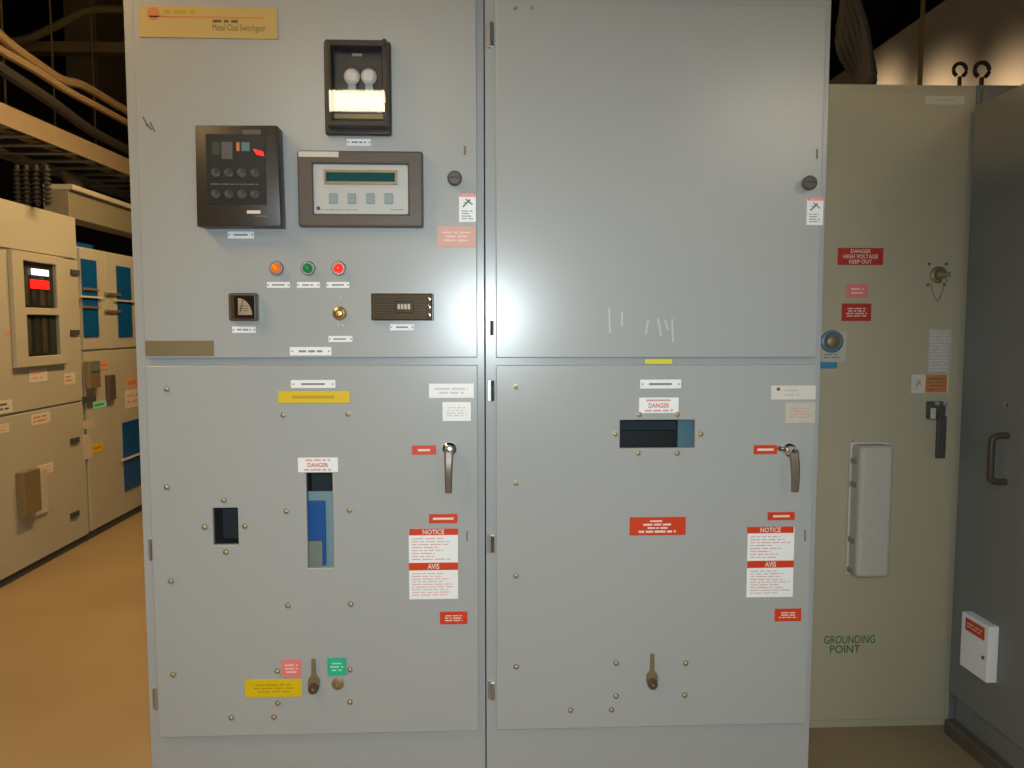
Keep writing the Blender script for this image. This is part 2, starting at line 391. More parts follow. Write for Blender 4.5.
def knob(P, pl, px, py, rad=0.019):
    u, v = pl.uv(px, py)
    o = lathe('door_knob', pl, u, v, [(rad*0.55, 0), (rad*0.55, 0.012), (rad*0.98, 0.015), (rad*1.0, 0.027), (rad*0.8, 0.034), (0, 0.036)], 'screw', P, 20)
    box('slot', pl, (u-rad*0.7, u+rad*0.7, v-0.0012, v+0.0012), 0.0345, 0.0368, 'black', o)
    return o
def lever_handle(P, pl, hx, hy, tx, ty, w=0.016):
    pl = Plane(pl.kind, pl.val, 0.035)
    u, v = pl.uv(hx, hy); u2, v2 = pl.uv(tx, ty)
    o = lathe('door_handle', pl, u, v, [(w*1.15, 0), (w*1.15, 0.006), (w*0.8, 0.010), (w*0.75, 0.034), (w*0.6, 0.040), (0, 0.042)], 'chrome', P, 24)
    o['label'] = 'chrome pivot boss of the lever handle'
    bm = bmesh.new(); N = 10; rings = []
    for i in range(N+1):
        t = i/N; cu = u+(u2-u)*t; cv = v+0.006+(v2-v-0.006)*t; ww = w*(0.75-0.22*t); dd = 0.030+0.010*math.sin(math.pi*t); th = 0.009
        rings.append([bm.verts.new(pl.w(cu+ww*a, cv, dd+th*b)) for a, b in ((-1, -0.6), (-0.6, -1), (0.6, -1), (1, -0.6), (1, 0.6), (0.6, 1), (-0.6, 1), (-1, 0.6))])
    for a, b in zip(rings, rings[1:]):
        for k in range(8): bm.faces.new((a[k], a[(k+1) % 8], b[(k+1) % 8], b[k]))
    bm.faces.new(rings[0]); bm.faces.new(rings[-1])
    link('lever', bm, 'handle', o, True); return o
def indicator(P, pl, px, py, mat, nm):
    u, v = pl.uv(px, py)
    o = lathe('indicator_lamp', pl, u, v, [(0.019, 0.0), (0.019, 0.006), (0.016, 0.010), (0.0135, 0.010), (0.0135, 0.004)], 'steel', P, 24)
    o['label'] = nm
    lathe('lens', pl, u, v, [(0.0125, 0.004), (0.0125, 0.016), (0.0105, 0.022), (0.006, 0.026), (0, 0.027)], mat, o, 20)
    return o
def hinge(P, pl, px):
    r = pl.rect(*px); m = (r[0]+r[1])/2
    o = box('hinge', pl, (r[0], m+0.002, r[2], r[3]), -0.019, -0.0165+0.004, 'steel', P, 0.001, 1)
    tube('hinge_pin', [pl.w(m+0.003, r[2]+0.002, -0.010), pl.w(m+0.003, r[3]-0.002, -0.010)], 0.005, 'chrome', o, 10)
    return o
def operating_lever(P, pl, cx, cy, top):
    u, v = pl.uv(cx, cy); _, vt = pl.uv(cx, top)
    bm = bmesh.new(); addlathe(bm, pl, u, v, [(0.014, 0), (0.014, 0.020), (0.011, 0.026), (0.005, 0.026), (0.005, 0.018), (0, 0.018)], 20)
    o = link('operating_socket', bm, 'handledark', P, True)
    bm = bmesh.new()     # key-shaped swinging cover
    pts = [(-0.005, vt-v), (0.005, vt-v), (0.006, 0.034), (0.015, 0.022), (0.0165, 0.006), (0.010, -0.004), (-0.010, -0.004), (-0.0165, 0.006), (-0.015, 0.022), (-0.006, 0.034)]
    a = [bm.verts.new(pl.w(u+x, v+y, 0.004)) for x, y in pts]; b = [bm.verts.new(pl.w(u+x, v+y, 0.0095)) for x, y in pts]
    bm.faces.new(a); bm.faces.new(b)
    for k in range(len(pts)): bm.faces.new((a[k], a[(k+1) % len(pts)], b[(k+1) % len(pts)], b[k]))
    link('swing_cover', bm, 'oldbrass', o)
    lathe('socket_hub', pl, u, v, [(0.004, 0.018), (0.004, 0.024), (0, 0.025)], 'brass', o, 12)
    return o
def mark(P, pl, pxs, mat='pencil', wd=0.0012, name='scuff_mark'):
    bm = bmesh.new()
    for (a, b, c, d_) in pxs:
        A = Vector(pl.uv(a, b)); B = Vector(pl.uv(c, d_)); n = (B-A).normalized(); n = Vector((-n.y, n.x))*wd
        bm.faces.new([bm.verts.new(pl.w(p.x, p.y, 0.0004)) for p in (A-n, B-n, B+n, A+n)])
    return link(name, bm, mat, P)

# ================================================================== CABINETS
def cabinet_shell(P, x0, x1, z1, depth, openings, fmat):
    """folded sheet shell, hollow, with a front frame"""
    bm = bmesh.new(); t = 0.004; y0 = 0.020
    pl = FR
    addbox(bm, pl, x0, x0+t, 0.0, z1, -depth, -y0-0.0); addbox(bm, pl, x1-t, x1, 0.0, z1, -depth, -y0)
    addbox(bm, pl, x0+t, x1-t, 0.0, z1, -depth, -depth+t); addbox(bm, pl, x0+t, x1-t, z1-t, z1, -depth+t, -y0)
    body = link('body', bm, 'paint', P)
    fr = plate('front_frame', pl, (x0, x1, 0.0, z1), openings, -y0-0.002, -y0+0.002, fmat, P, 0.001)
    return body, fr
Z1 = 2.355
FF = Plane('front', 0.018)                  # face of the front frames
XS = FF.uv(485, 361)[0]                     # the seam between the two cabinets
XA = FF.uv(136.5, 361)[0]; XB = FF.uv(820.5, 361)[0]
gapz = FR.uv(480, 361.5)[1]

# ---------------- left cabinet
LC = thing('switchgear_cabinet', 'grey metal switchgear cabinet on the left carrying brown relays, meters and three indicator lamps', 'cabinet', ((XA+XS)/2, 0.6, 0), 'pair of grey switchgear cabinets')
ud = (FR.uv(145, 361)[0], FR.uv(477.5, 361)[0], FR.uv(480, 357.5)[1], FR.uv(480, -14)[1])
ld = (ud[0], ud[1], FR.uv(480, 731)[1], FR.uv(480, 365)[1])
w_small = FR.rect(213, 508, 238, 545)
w_slot = FR.rect(307, 473, 333, 568)
def interior(P, pl, r, depth, mat='inside', name='compartment'):
    bm = bmesh.new(); u0, u1, v0, v1 = r; e = 0.02
    u0 -= e; u1 += e; v0 -= e; v1 += e
    for q in (((u0, v0), (u1, v0)), ((u1, v0), (u1, v1)), ((u1, v1), (u0, v1)), ((u0, v1), (u0, v0))):
        bm.faces.new([bm.verts.new(pl.w(*q[0], -0.022)), bm.verts.new(pl.w(*q[1], -0.022)), bm.verts.new(pl.w(*q[1], -depth)), bm.verts.new(pl.w(*q[0], -depth))])
    bm.faces.new([bm.verts.new(pl.w(a, b, -depth)) for a, b in ((u0, v0), (u1, v0), (u1, v1), (u0, v1))])
    return link(name, bm, mat, P)
cabinet_shell(LC, XA, XS-0.0015, Z1, 1.3, [(w_small[0]-0.01, w_small[1]+0.01, w_small[2]-0.01, w_small[3]+0.01), (w_slot[0]-0.01, w_slot[1]+0.01, w_slot[2]-0.01, w_slot[3]+0.01)], 'frame')
D1 = plate('door', FR, ud, [], -0.0165, 0.0, 'paint', LC)
D2 = plate('door', FR, ld, [w_small, w_slot], -0.0165, 0.0, 'paint', LC)
interior(LC, FR, w_small, 0.14); ci = interior(LC, FR, w_slot, 0.16)
box('window_pane', FR, w_small, -0.010, -0.008, 'pane', D2); box('window_pane', FR, w_slot, -0.010, -0.008, 'pane', D2)
# what the tall slot shows: black gap, pale steel and a blue barrier
q = FR.rect(309, 495, 334, 570); box('mechanism_plate', FR, (q[0]-0.01, q[1]+0.012, q[2]-0.01, q[3]), -0.05, -0.046, 'paleblue', LC)
q = FR.rect(308, 504, 323, 566); b_ = box('blue_barrier', FR, (q[0]-0.008, q[1], q[2]-0.01, q[3]), -0.045, -0.034, 'blue', LC, 0.004); b_['label'] = 'blue insulating barrier seen through the tall slot'
q = FR.rect(308, 544, 320, 568); box('barrier_foot', FR, (q[0]-0.008, q[1], q[2]-0.01, q[3]), -0.0335, -0.028, 'midgrey', LC)
for k in (0, 1):
    hinge(LC, FR, ((146.5, 540, 153, 562), (150.5, 690, 157, 712))[k])
# nameplate
r = FR.rect(139, 7, 278, 38.5); NP = box('nameplate', FR, r, 0.0003, 0.003, 'brassplate', LC, 0.0008, 1); NP['label'] = 'gold nameplate with a red logo and rule'
bm = bmesh.new(); u, v = FR.uv(154, 14); addlathe(bm, FR, u, v, [(0.016, 0.003), (0.016, 0.0034), (0, 0.0034)], 20); link('logo', bm, 'logo', NP, True)
box('red_rule', FR, FR.rect(150, 17.0, 264, 18.4), 0.003, 0.0034, 'logo', NP)
strokes(FR, FR.rect(164, 10, 198, 15), 1, 0.0033, 'yellowink', NP, 'lettering', 0.8, 0.05)
strokes(FR, FR.rect(213, 19.5, 239, 24), 1, 0.0033, 'darktext', NP, 'lettering', 0.6, 0.05)
text('Metal Clad Switchgear', FR, FR.rect(213, 25.0, 266, 33.5), 0.0034, 'darktext', NP)
# relay with clear cover
def covered_relay():
    FR = Plane('front', 0.0, 0.028)
    r = FR.rect(323.5, 39.5, 390.5, 134); P = LC
    o = box('overcurrent_relay', FR, r, 0.0, 0.022, 'bakelite', P, 0.006, 3); o['label'] = 'tall black relay under a clear cover'
    ri = FR.rect(333, 50, 384, 126)
    box('dial_plate', FR, ri, 0.022, 0.025, 'black', o)
    for cx in (352, 369):
        u, v = FR.uv(cx, 77)
        lathe('dial', FR, u, v, [(0.020, 0.025), (0.020, 0.034), (0.014, 0.042), (0.006, 0.044), (0, 0.044)], 'dialwhite', o, 18)
        box('dial_stem', FR, (u-0.010, u+0.010, v-0.036, v-0.014), 0.025, 0.031, 'paleblue', o, 0.001, 1)
    box('name_strip', FR, FR.rect(352, 53, 362, 56), 0.025, 0.0262, 'midgrey', o)
    box('scale_strip', FR, FR.rect(334, 114, 384, 118.5), 0.025, 0.028, 'oldbrass', o)
    box('reflection_band', FR, FR.rect(335, 93, 387, 110), 0.025, 0.028, 'cream', o)  # lamp reflection in the cover, painted in as a cream band
    # clear cover: rim and shell
    plate('cover_rim', FR, FR.rect(328, 44, 389, 129), [FR.rect(333.5, 50, 384, 123)], 0.022, 0.060, 'bakelite', o, 0.003)
    box('clear_cover', FR, inset(FR.rect(331, 47, 387, 126), 0.0), 0.0605, 0.0630, 'glass', o, 0.001, 1)
    for x, y in ((386, 47), (387, 127)):
        u, v = FR.uv(x, y); lathe('cover_screw', FR, u, v, [(0.007, 0.060), (0.007, 0.067), (0, 0.068)], 'black', o, 12)
covered_relay()
small_label(LC, FR, (347, 139, 371, 146))
# protective relay with keypad
def keypad_relay():
    FR = Plane('front', 0.0, 0.046)
    P = LC; A, B, C_, D_ = FR.uv(196, 126), FR.uv(278, 126), FR.uv(282, 227), FR.uv(198, 227)
    def quad(bm, pts, d0, d1):
        a = [bm.verts.new(FR.w(p[0], p[1], d0)) for p in pts]; b = [bm.verts.new(FR.w(p[0], p[1], d1)) for p in pts]
        bm.faces.new(a); bm.faces.new(b)
        for k in range(4): bm.faces.new((a[k], a[(k+1) % 4], b[(k+1) % 4], b[k]))
    bm = bmesh.new(); quad(bm, (A, B, C_, D_), 0.0, 0.055)
    bmesh.ops.recalc_face_normals(bm, faces=bm.faces)
    bmesh.ops.bevel(bm, geom=list(bm.edges), offset=0.004, segments=2, affect='EDGES', profile=0.5)
    o = link('protection_relay', bm, 'bakelite', P, True); o['label'] = 'square brown relay with dark keypad and red digit'
    box('keypad_panel', FR, FR.rect(208, 135, 267, 205), 0.055, 0.0565, 'black', o, 0.0005, 1)
    box('type_tag', FR, FR.rect(244, 131, 262, 135.5), 0.0565, 0.058, 'dialgrey', o)
    for row, y in enumerate((174, 195)):
        for k, x in enumerate((217, 230, 243, 256)):
            u, v = FR.uv(x, y)
            lathe('key', FR, u, v, [(0.0115, 0.0565), (0.0115, 0.059), (0.009, 0.0600), (0.0045, 0.0585), (0, 0.0585)], 'charcoal', o, 16)
    box('display_window', FR, FR.rect(214, 143, 221, 156), 0.0565, 0.0580, 'charcoal', o)
    box('display_window', FR, FR.rect(223, 143, 234, 160), 0.0565, 0.0580, 'dialgrey', o)
    box('status_lens', FR, FR.rect(238, 143.5, 241, 152), 0.0565, 0.0585, 'logo', o)
    box('status_lens', FR, FR.rect(243, 143.5, 251, 152), 0.0565, 0.0585, 'steelblue', o)
    bm = bmesh.new(); quad(bm, (FR.uv(254.5, 150), FR.uv(264, 152.5), FR.uv(265.5, 157), FR.uv(258, 155.5)), 0.0565, 0.059); link('red_digit', bm, 'led', o)
    strokes(FR, FR.rect(248, 210.5, 263, 214.5), 1, 0.0553, 'whitetext', o, 'lettering', 0.8, 0.05)
    strokes(FR, FR.rect(256, 216, 269, 217.3), 1, 0.0553, 'oldbrass', o, 'lettering', 0.6, 0.05)
    strokes(FR, FR.rect(212, 184, 260, 186), 1, 0.0568, 'steelblue', o, 'divider', 0.5, 0.0)
keypad_relay()
small_label(LC, FR, (228, 231.5, 254, 238.5))
# metering panel
def meter_panel():
    FR = Plane('front', 0.0, 0.025)
    P = LC; r = FR.rect(298, 151, 423, 227); ri = FR.rect(313, 164, 408, 214)
    o = plate('power_meter', FR, r, [ri], 0.0, 0.030, 'bezel', P, 0.005); o['label'] = 'brown bezel meter with off-white face'
    box('face_panel', FR, ri, 0.004, 0.020, 'panelwhite', o, 0.001, 1)
    d = FR.rect(325, 171, 396, 183); plate('display_frame', FR, (d[0]-0.003, d[1]+0.003, d[2]-0.003, d[3]+0.003), [inset(d, 0.015, 0.12)], 0.020, 0.026, 'oldbrass', o, 0.0)
    box('display', FR, inset(d, 0.015, 0.12), 0.020, 0.0215, 'lcd', o)
    for x in (333, 351.5, 370, 388.5):
        box('button', FR, FR.rect(x-4.2, 193, x+4.2, 203.5), 0.020, 0.0245, 'button', o, 0.0012, 2)
    strokes(FR, FR.rect(318, 208.5, 360, 210.5), 1, 0.0203, 'greytext', o, 'lettering', 0.4, 0.1)
    strokes(FR, FR.rect(390, 208.5, 405, 210.5), 1, 0.0203, 'greytext', o, 'lettering', 0.4, 0.1)
    u, v = FR.uv(318, 208); lathe('emblem', FR, u, v, [(0.005, 0.020), (0.005, 0.0206), (0, 0.0206)], 'navy', o, 10)
    s = box('paper_tag', FR, FR.rect(299, 152, 339, 157.5), 0.0302, 0.0314, 'cream', o); s['label'] = 'cream paper strip on the bezel'
meter_panel()
knob(LC, FR, 455, 180)
caution_label(LC, FR, (459, 193, 476, 222))
red_plate(LC, FR, (437, 226, 476, 247), 3, 'palepink', 'pinkpale', 'faded pink sticker', 'faded_sticker')
for x, m_, n_ in ((277, 'lamp_amber', 'amber indicator lamp'), (308.5, 'lamp_green', 'green indicator lamp'), (339, 'lamp_red', 'glowing red indicator lamp')):
    indicator(LC, FR, x, 268.5, m_, n_)
for x in (278.5, 308.5, 338): small_label(LC, FR, (x-11.5, 282, x+11.5, 288))
def gauge():
    FR = Plane('front', 0.0, 0.018)
    r = FR.rect(229.5, 293, 257.5, 321); o = box('panel_gauge', FR, r, 0.0, 0.030, 'bezel', LC, 0.006, 3); o['label'] = 'small square brown gauge with white quadrant dial'
    box('dial_recess', FR, FR.rect(236, 296, 256, 318), 0.0305, 0.0315, 'black', o)
    u, v = FR.uv(240, 315); bm = bmesh.new(); c = bm.verts.new(FR.w(u, v, 0.0322)); R_ = 0.043
    ar = [bm.verts.new(FR.w(u+R_*math.cos(a)*0.82, v+R_*math.sin(a)*1.0, 0.0322)) for a in [R(90)*k/10 for k in range(11)]]
    for a, b in zip(ar, ar[1:]): bm.faces.new((c, a, b))
    link('dial', bm, 'dialwhite', o)
    tube('needle', [FR.w(u+0.004, v+0.004, 0.0330), FR.w(u+0.012, v+0.038, 0.0330)], 0.0008, 'black', o, 5)
    strokes(FR, FR.rect(241, 305, 250, 312), 3, 0.0325, 'greytext', o, 'scale_marks', 0.35, 0.4)
    box('clear_cover', FR, FR.rect(233, 295, 256.5, 319.5), 0.0345, 0.0360, 'smoke', o)
gauge()
small_label(LC, FR, (232.5, 326.5, 256, 333))
def key_switch():
    u, v = FR.uv(340, 313.5)
    o = lathe('test_jack', FR, u, v, [(0.0185, 0), (0.0185, 0.003), (0.015, 0.005), (0.0145, 0.012), (0.010, 0.014), (0.007, 0.010), (0.007, 0.018), (0, 0.019)], 'brass', LC, 24); o['label'] = 'round brass switch with centre pin'
    for (x, y) in ((340, 297), (338, 325.5), (342, 325.5)):
        a, b = FR.uv(x, y); lathe('stud', FR, a, b, [(0.0035, 0), (0.0035, 0.003), (0, 0.0035)], 'bolt', o, 8)
key_switch()
small_label(LC, FR, (328.5, 336, 352.5, 342))
small_label(LC, FR, (390, 324, 414, 330.5))
small_label(LC, FR, (290, 347, 331.5, 355.5))
def counter_relay():
    FR = Plane('front', 0.0, 0.035)
    r = FR.rect(371, 293, 433, 320.5); o = box('counter_unit', FR, r, 0.0, 0.012, 'bezel', LC, 0.002, 2); o['label'] = 'wide brown counter with grooved face'
    ri = FR.rect(374, 295.5, 432, 319)
    box('backing', FR, ri, 0.012, 0.014, 'bakelite', o)
    n = 9; h = (ri[3]-ri[2])/n; bm = bmesh.new()
    for k in range(n):
        addbox(bm, FR, ri[0]+0.002, ri[1]-0.018, ri[2]+h*k+h*0.2, ri[2]+h*(k+0.8), 0.014, 0.0185)
    g = link('groove_ribs', bm, 'bezel', o, kind='stuff')
    box('counter_window', FR, FR.rect(394, 301, 413, 312.5), 0.018, 0.022, 'black', o, 0.001, 1)
    for k in range(4): box('digit_wheel', FR, FR.rect(397+k*3.4, 304, 399.4+k*3.4, 309), 0.022, 0.0235, 'steel', o)
    for k in range(3): 
        a, b = FR.uv(429, 299+k*8); lathe('terminal', FR, a, b, [(0.005, 0.014), (0.005, 0.022), (0, 0.023)], 'chrome', o, 10)
    box('clear_cover', FR, FR.rect(371.5, 293.5, 432.5, 320), 0.040, 0.042, 'smoke', o)
    plate('cover_wall', FR, FR.rect(371.5, 293.5, 432.5, 320), [inset(FR.rect(371.5, 293.5, 432.5, 320), 0.02, 0.05)], 0.012, 0.040, 'smoke', o, 0.0)
counter_relay()
o = red_plate(LC, FR, (145.5, 340.5, 214, 356), 2, 'brownplate', 'oldbrass', 'brown metal data plate', 'data_plate')
mark(LC, FR, [(465, 146, 465, 155)], 'pencil', 0.003); mark(LC, FR, [(143, 117, 148, 127), (150, 122, 155, 132), (147, 124, 152, 130)], 'pencil', 0.0022)
# lower door fittings
small_label(LC, FR, (291, 380, 335.5, 388))
o = red_plate(LC, FR, (278.5, 391, 350, 403), 1, 'yellow', 'yellowink', 'yellow strip', 'yellow_plate')
red_plate(LC, FR, (429, 383.5, 474, 398), 2, 'white', 'offwhite', None, 'instruction_plate')
red_plate(LC, FR, (442.5, 402, 471, 421), 4, 'white', 'offwhite', None, 'instruction_plate')
for x, y in ((167, 389), (167, 487), (171, 581), (173.5, 674.5), (283.5, 415), (348, 414), (224, 500), (205, 527), (245, 526), (226, 552), (286.5, 511), (349.5, 510),
             (288, 605.5), (351, 604), (277.5, 671), (350, 669.5), (278, 703), (350, 702), (231.5, 717.5), (274, 717)):
    bolt(LC, FR, x, y)
danger_label(LC, FR, (298, 457.5, 338, 472))
lever_handle(LC, FR, 449, 451, 448.5, 493)
red_plate(LC, FR, (412, 445.5, 436, 454.5)); red_plate(LC, FR, (429, 514, 457.5, 523))
notice_sign(LC, FR, 409, 528.5, 458, 599, 562.5, 570, 535)
red_plate(LC, FR, (440, 611.5, 467.5, 624), 3)
mark(LC, FR, [(467, 531, 467, 541)], 'pencil', 0.002)
red_plate(LC, FR, (245, 679, 302, 697), 3, 'yellow', 'yellowink', 'yellow plate low on the door', 'yellow_plate')
red_plate(LC, FR, (281.5, 659, 301.5, 677.5), 3, 'pink', 'pinkpale', 'pink plate', 'operating_plate')
red_plate(LC, FR, (327.5, 657.5, 346.5, 675.5), 3, 'green', 'mint', 'green plate', 'operating_plate')
operating_lever(LC, FR, 314.5, 686, 658)
u, v = FR.uv(338, 683.5); o = lathe('round_plug', FR, u, v, [(0.0165, 0), (0.0165, 0.004), (0.012, 0.006), (0, 0.006)], 'oldbrass', LC, 20)
lathe('plug_centre', FR, u, v, [(0.004, 0.006), (0.004, 0.010), (0, 0.0105)], 'brass', o, 10)

# ---------------- right cabinet
RC = thing('switchgear_cabinet', 'grey metal switchgear cabinet on the right with a blank upper door and wide lower window', 'cabinet', ((XB+XS)/2, 0.6, 0), 'pair of grey switchgear cabinets')
ud2 = (FR.uv(496, 361)[0], FR.uv(816.5, 361)[0], FR.uv(650, 357.5)[1], FR.uv(650, 3.5)[1])
ld2 = (ud2[0], ud2[1], FR.uv(650, 727)[1], FR.uv(650, 365)[1])
w_wide = FR.rect(620, 420, 695, 448)
cabinet_shell(RC, XS+0.0015, XB, Z1, 1.3, [(w_wide[0]-0.01, w_wide[1]+0.01, w_wide[2]-0.01, w_wide[3]+0.01)], 'frame')
D3 = plate('door', FR, ud2, [], -0.0165, 0.0, 'paint', RC)
D4 = plate('door', FR, ld2, [w_wide], -0.0165, 0.0, 'paint', RC)
interior(RC, FR, w_wide, 0.16); box('window_pane', FR, w_wide, -0.010, -0.008, 'pane', D4)
q = FR.rect(681, 421, 697, 449); box('mechanism_plate', FR, (q[0], q[1]+0.01, q[2]-0.01, q[3]+0.01), -0.045, -0.034, 'steelblue', RC)
q = FR.rect(626, 434, 681, 449); box('dark_shelf', FR, (q[0]-0.02, q[1], q[2]-0.01, q[3]), -0.075, -0.060, 'black', RC)
for px in ((486.5, 20, 495, 46), (486.5, 320, 495, 336), (487.5, 380, 495.5, 402), (487.5, 536, 495.5, 554), (488, 684, 495.5, 702)): hinge(RC, FR, px)
for x in (515, 531): bolt(RC, FR, x, 8, 0.005)
knob(RC, FR, 806, 184.5)
caution_label(RC, FR, (806.5, 197, 823, 225))
mark(RC, FR, [(817, 149, 817, 159)], 'pencil', 0.003)
mark(RC, FR, [(609, 308, 610, 333), (622, 312, 622, 326), (648, 320, 646, 334), (658, 318, 661, 336), (672, 319, 673, 342), (665, 320, 668, 330)], 'scuff', 0.0025)
box('yellow_tag', FR, FR.rect(645, 359.2, 672, 363.8), 0.0003, 0.0015, 'yellowtag', RC)['label'] = 'yellow tag across the door gap'
small_label(RC, FR, (640, 379.5, 681, 388.5))
danger_label(RC, FR, (639, 397.5, 678.5, 413))
for x, y in ((639, 414.5), (677, 414.5), (615, 434), (700.5, 434), (638, 453), (677, 453), (616, 663), (685.5, 663), (616, 696), (684.5, 695), (570.5, 710), (611.5, 709.5),
             (516, 387), (516, 483), (516, 575.5), (516, 666.5)):
    bolt(RC, FR, x, y)
r = FR.rect(771, 385.5, 815.5, 399.5); o = box('instruction_plate', FR, r, 0.0003, 0.002, 'offwhite', RC, 0.0004, 1); strokes(FR, inset(r, 0.3, 0.2), 2, 0.0023, 'faded', o, 'lettering', 0.4, 0.3)
u, v = FR.uv(778, 389); lathe('plate_screw', FR, u, v, [(0.005, 0.002), (0.005, 0.004), (0, 0.0045)], 'screw', o, 10)
red_plate(RC, FR, (785, 402.5, 815, 423), 4, 'faded', 'pinkish', 'faded paper notice with red print', 'faded_notice')
red_plate(RC, FR, (753.5, 445, 777, 454)); red_plate(RC, FR, (767.5, 512, 794.5, 520))
lever_handle(RC, FR, 794, 452, 795.5, 492)
u, v = FR.uv(780, 448); lathe('handle_stud', FR, u, v, [(0.008, 0), (0.008, 0.006), (0, 0.008)], 'chrome', RC, 14)
r = FR.rect(629.5, 517, 685.5, 535); o = box('danger_sign', FR, r, 0.0003, 0.0022, 'red', RC, 0.0006, 1); o['label'] = 'red plate with four rows of pale print'
for (a0, a1, b0, b1) in ((0.36, 0.60, 0.16, 0.28), (0.24, 0.74, 0.34, 0.48), (0.32, 0.68, 0.54, 0.66), (0.16, 0.84, 0.72, 0.88)):
    strokes(FR, sub(r, a0, a1, b0, b1), 1, 0.0024, 'whitetext', o, 'lettering', 0.75, 0.05)
notice_sign(RC, FR, 747, 526.5, 793.5, 597, 560.5, 567.5, 533)
red_plate(RC, FR, (774.5, 608.5, 801, 621), 3)
mark(RC, FR, [(805, 530, 805, 541)], 'pencil', 0.0025)
operating_lever(RC, FR, 651.5, 681.5, 653)

# ---------------- olive cabinet behind on the right
ox0 = 0.955; ox1 = OL.uv(966, 400)[0]; oz1 = OL.uv(900, 83)[1]
OC = thing('olive_cabinet', 'olive grey cabinet set back on the right with red warning plates and grounding point lettering', 'cabinet', ((ox0+ox1)/2, 1.5, 0))
box('body', OL, (ox0, ox1, 0.0, oz1), -1.1, -0.018, 'olive', OC, 0.002, 1)
od = (ox0+0.0, OL.uv(958, 400)[0], OL.uv(880, 719.5)[1], OL.uv(900, 91)[1])
OD = plate('door', OL, od, [], -0.016, 0.0, 'olive', OC)
small_label(OC, OL, (925, 96, 964, 104.5), 'cream', 'faded', False)
r = OL.rect(837.5, 248, 883, 265); o = box('danger_sign', OL, r, 0.0003, 0.003, 'red_dark', OC, 0.0006, 1)
text('DANGER', OL, sub(r, 0.28, 0.72, 0.08, 0.30), 0.0033, 'whitetext', o, bold=0.015)
text('HIGH VOLTAGE', OL, sub(r, 0.12, 0.88, 0.38, 0.62), 0.0033, 'whitetext', o, bold=0.015)
text('KEEP OUT', OL, sub(r, 0.25, 0.75, 0.69, 0.92), 0.0033, 'whitetext', o, bold=0.015)
red_plate(OC, OL, (846, 284, 868, 298), 2, 'pink', 'pinkpale', 'small pinkish red plate')
red_plate(OC, OL, (841.5, 303.5, 871, 321), 4, 'red_dark', 'whitetext')
# round meter with sticker, half behind the corner of the grey cabinet
r = OL.rect(822, 331, 846, 362); o = box('meter_sticker', OL, r, 0.0003, 0.002, 'faded', OC)
u, v = OL.uv(831, 341.5); o2 = lathe('round_switch', OL, u, v, [(0.040, 0.001), (0.040, 0.012), (0.032, 0.016), (0.024, 0.010), (0.0, 0.010)], 'steelblue', OC, 28)
lathe('switch_centre', OL, u, v, [(0.022, 0.010), (0.022, 0.020), (0.016, 0.024), (0, 0.024)], 'oldbrass', o2, 24)
strokes(OL, OL.rect(824, 353, 840, 359), 2, 0.0024, 'greytext', o, 'fine_print', 0.4, 0.3)
box('blue_sticker', OL, OL.rect(820, 361.5, 837, 368.5), 0.0003, 0.0015, 'bluesticker', OC)['label'] = 'small blue sticker'
# keyed hasp with a chain
u, v = OL.uv(938, 275); o = lathe('key_lock', OL, u, v, [(0.030, 0), (0.030, 0.006), (0.020, 0.010), (0.018, 0.026), (0, 0.028)], 'oldbrass', OC, 24)
box('key_flag', OL, (u-0.020, u+0.028, v-0.007, v+0.008), 0.026, 0.034, 'bolt', o, 0.002, 1)
a, b = OL.uv(940, 281); lathe('key_bow', OL, a, b, [(0.010, 0.02), (0.010, 0.030), (0, 0.032)], 'chrome', o, 14)
for x, y in ((929, 264), (946, 264), (927.5, 285), (944, 285)):
    a, b = OL.uv(x, y); lathe('rivet', OL, a, b, [(0.005, 0), (0.005, 0.004), (0, 0.005)], 'screw', o, 10)
ch = [OL.w(*OL.uv(x, y), 0.006) for x, y in ((930, 283), (932, 293), (936.5, 301), (941, 293), (943, 285))]
tube('chain', spline(ch), 0.0022, 'bolt', o, 6)
r = OL.rect(928, 329, 951, 373); o = box('instruction_sticker', OL, r, 0.0003, 0.0013, 'faded', OC)
strokes(OL, inset(r, 0.05, 0.03), 13, 0.0016, 'offwhite', o, 'fine_print', 0.45, 0.15)
r = OL.rect(911, 374.5, 924, 393); o = box('warning_sticker', OL, OL.rect(911, 374.5, 948, 393), 0.0015, 0.0028, 'offwhite', OC)
box('red_field', OL, OL.rect(925, 374.8, 946.5, 392.5), 0.0028, 0.0034, 'logo', o)
strokes(OL, OL.rect(927, 377, 945, 391), 4, 0.0037, 'oldbrass', o, 'fine_print', 0.4, 0.1)
bm = bmesh.new(); q = OL.rect(914, 378, 922, 390)
for (p0, p1) in (((0.1, 0.1), (0.8, 0.9)), ((0.2, 0.9), (0.9, 0.4)), ((0.0, 0.5), (0.5, 0.5))):
    A = Vector((q[0]+(q[1]-q[0])*p0[0], q[2]+(q[3]-q[2])*p0[1])); B = Vector((q[0]+(q[1]-q[0])*p1[0], q[2]+(q[3]-q[2])*p1[1])); n = (B-A).normalized(); n = Vector((-n.y, n.x))*0.0015
    bm.faces.new([bm.verts.new(OL.w(p.x, p.y, 0.0031)) for p in (A-n, B-n, B+n, A+n)])
link('pictogram', bm, 'logo', o)
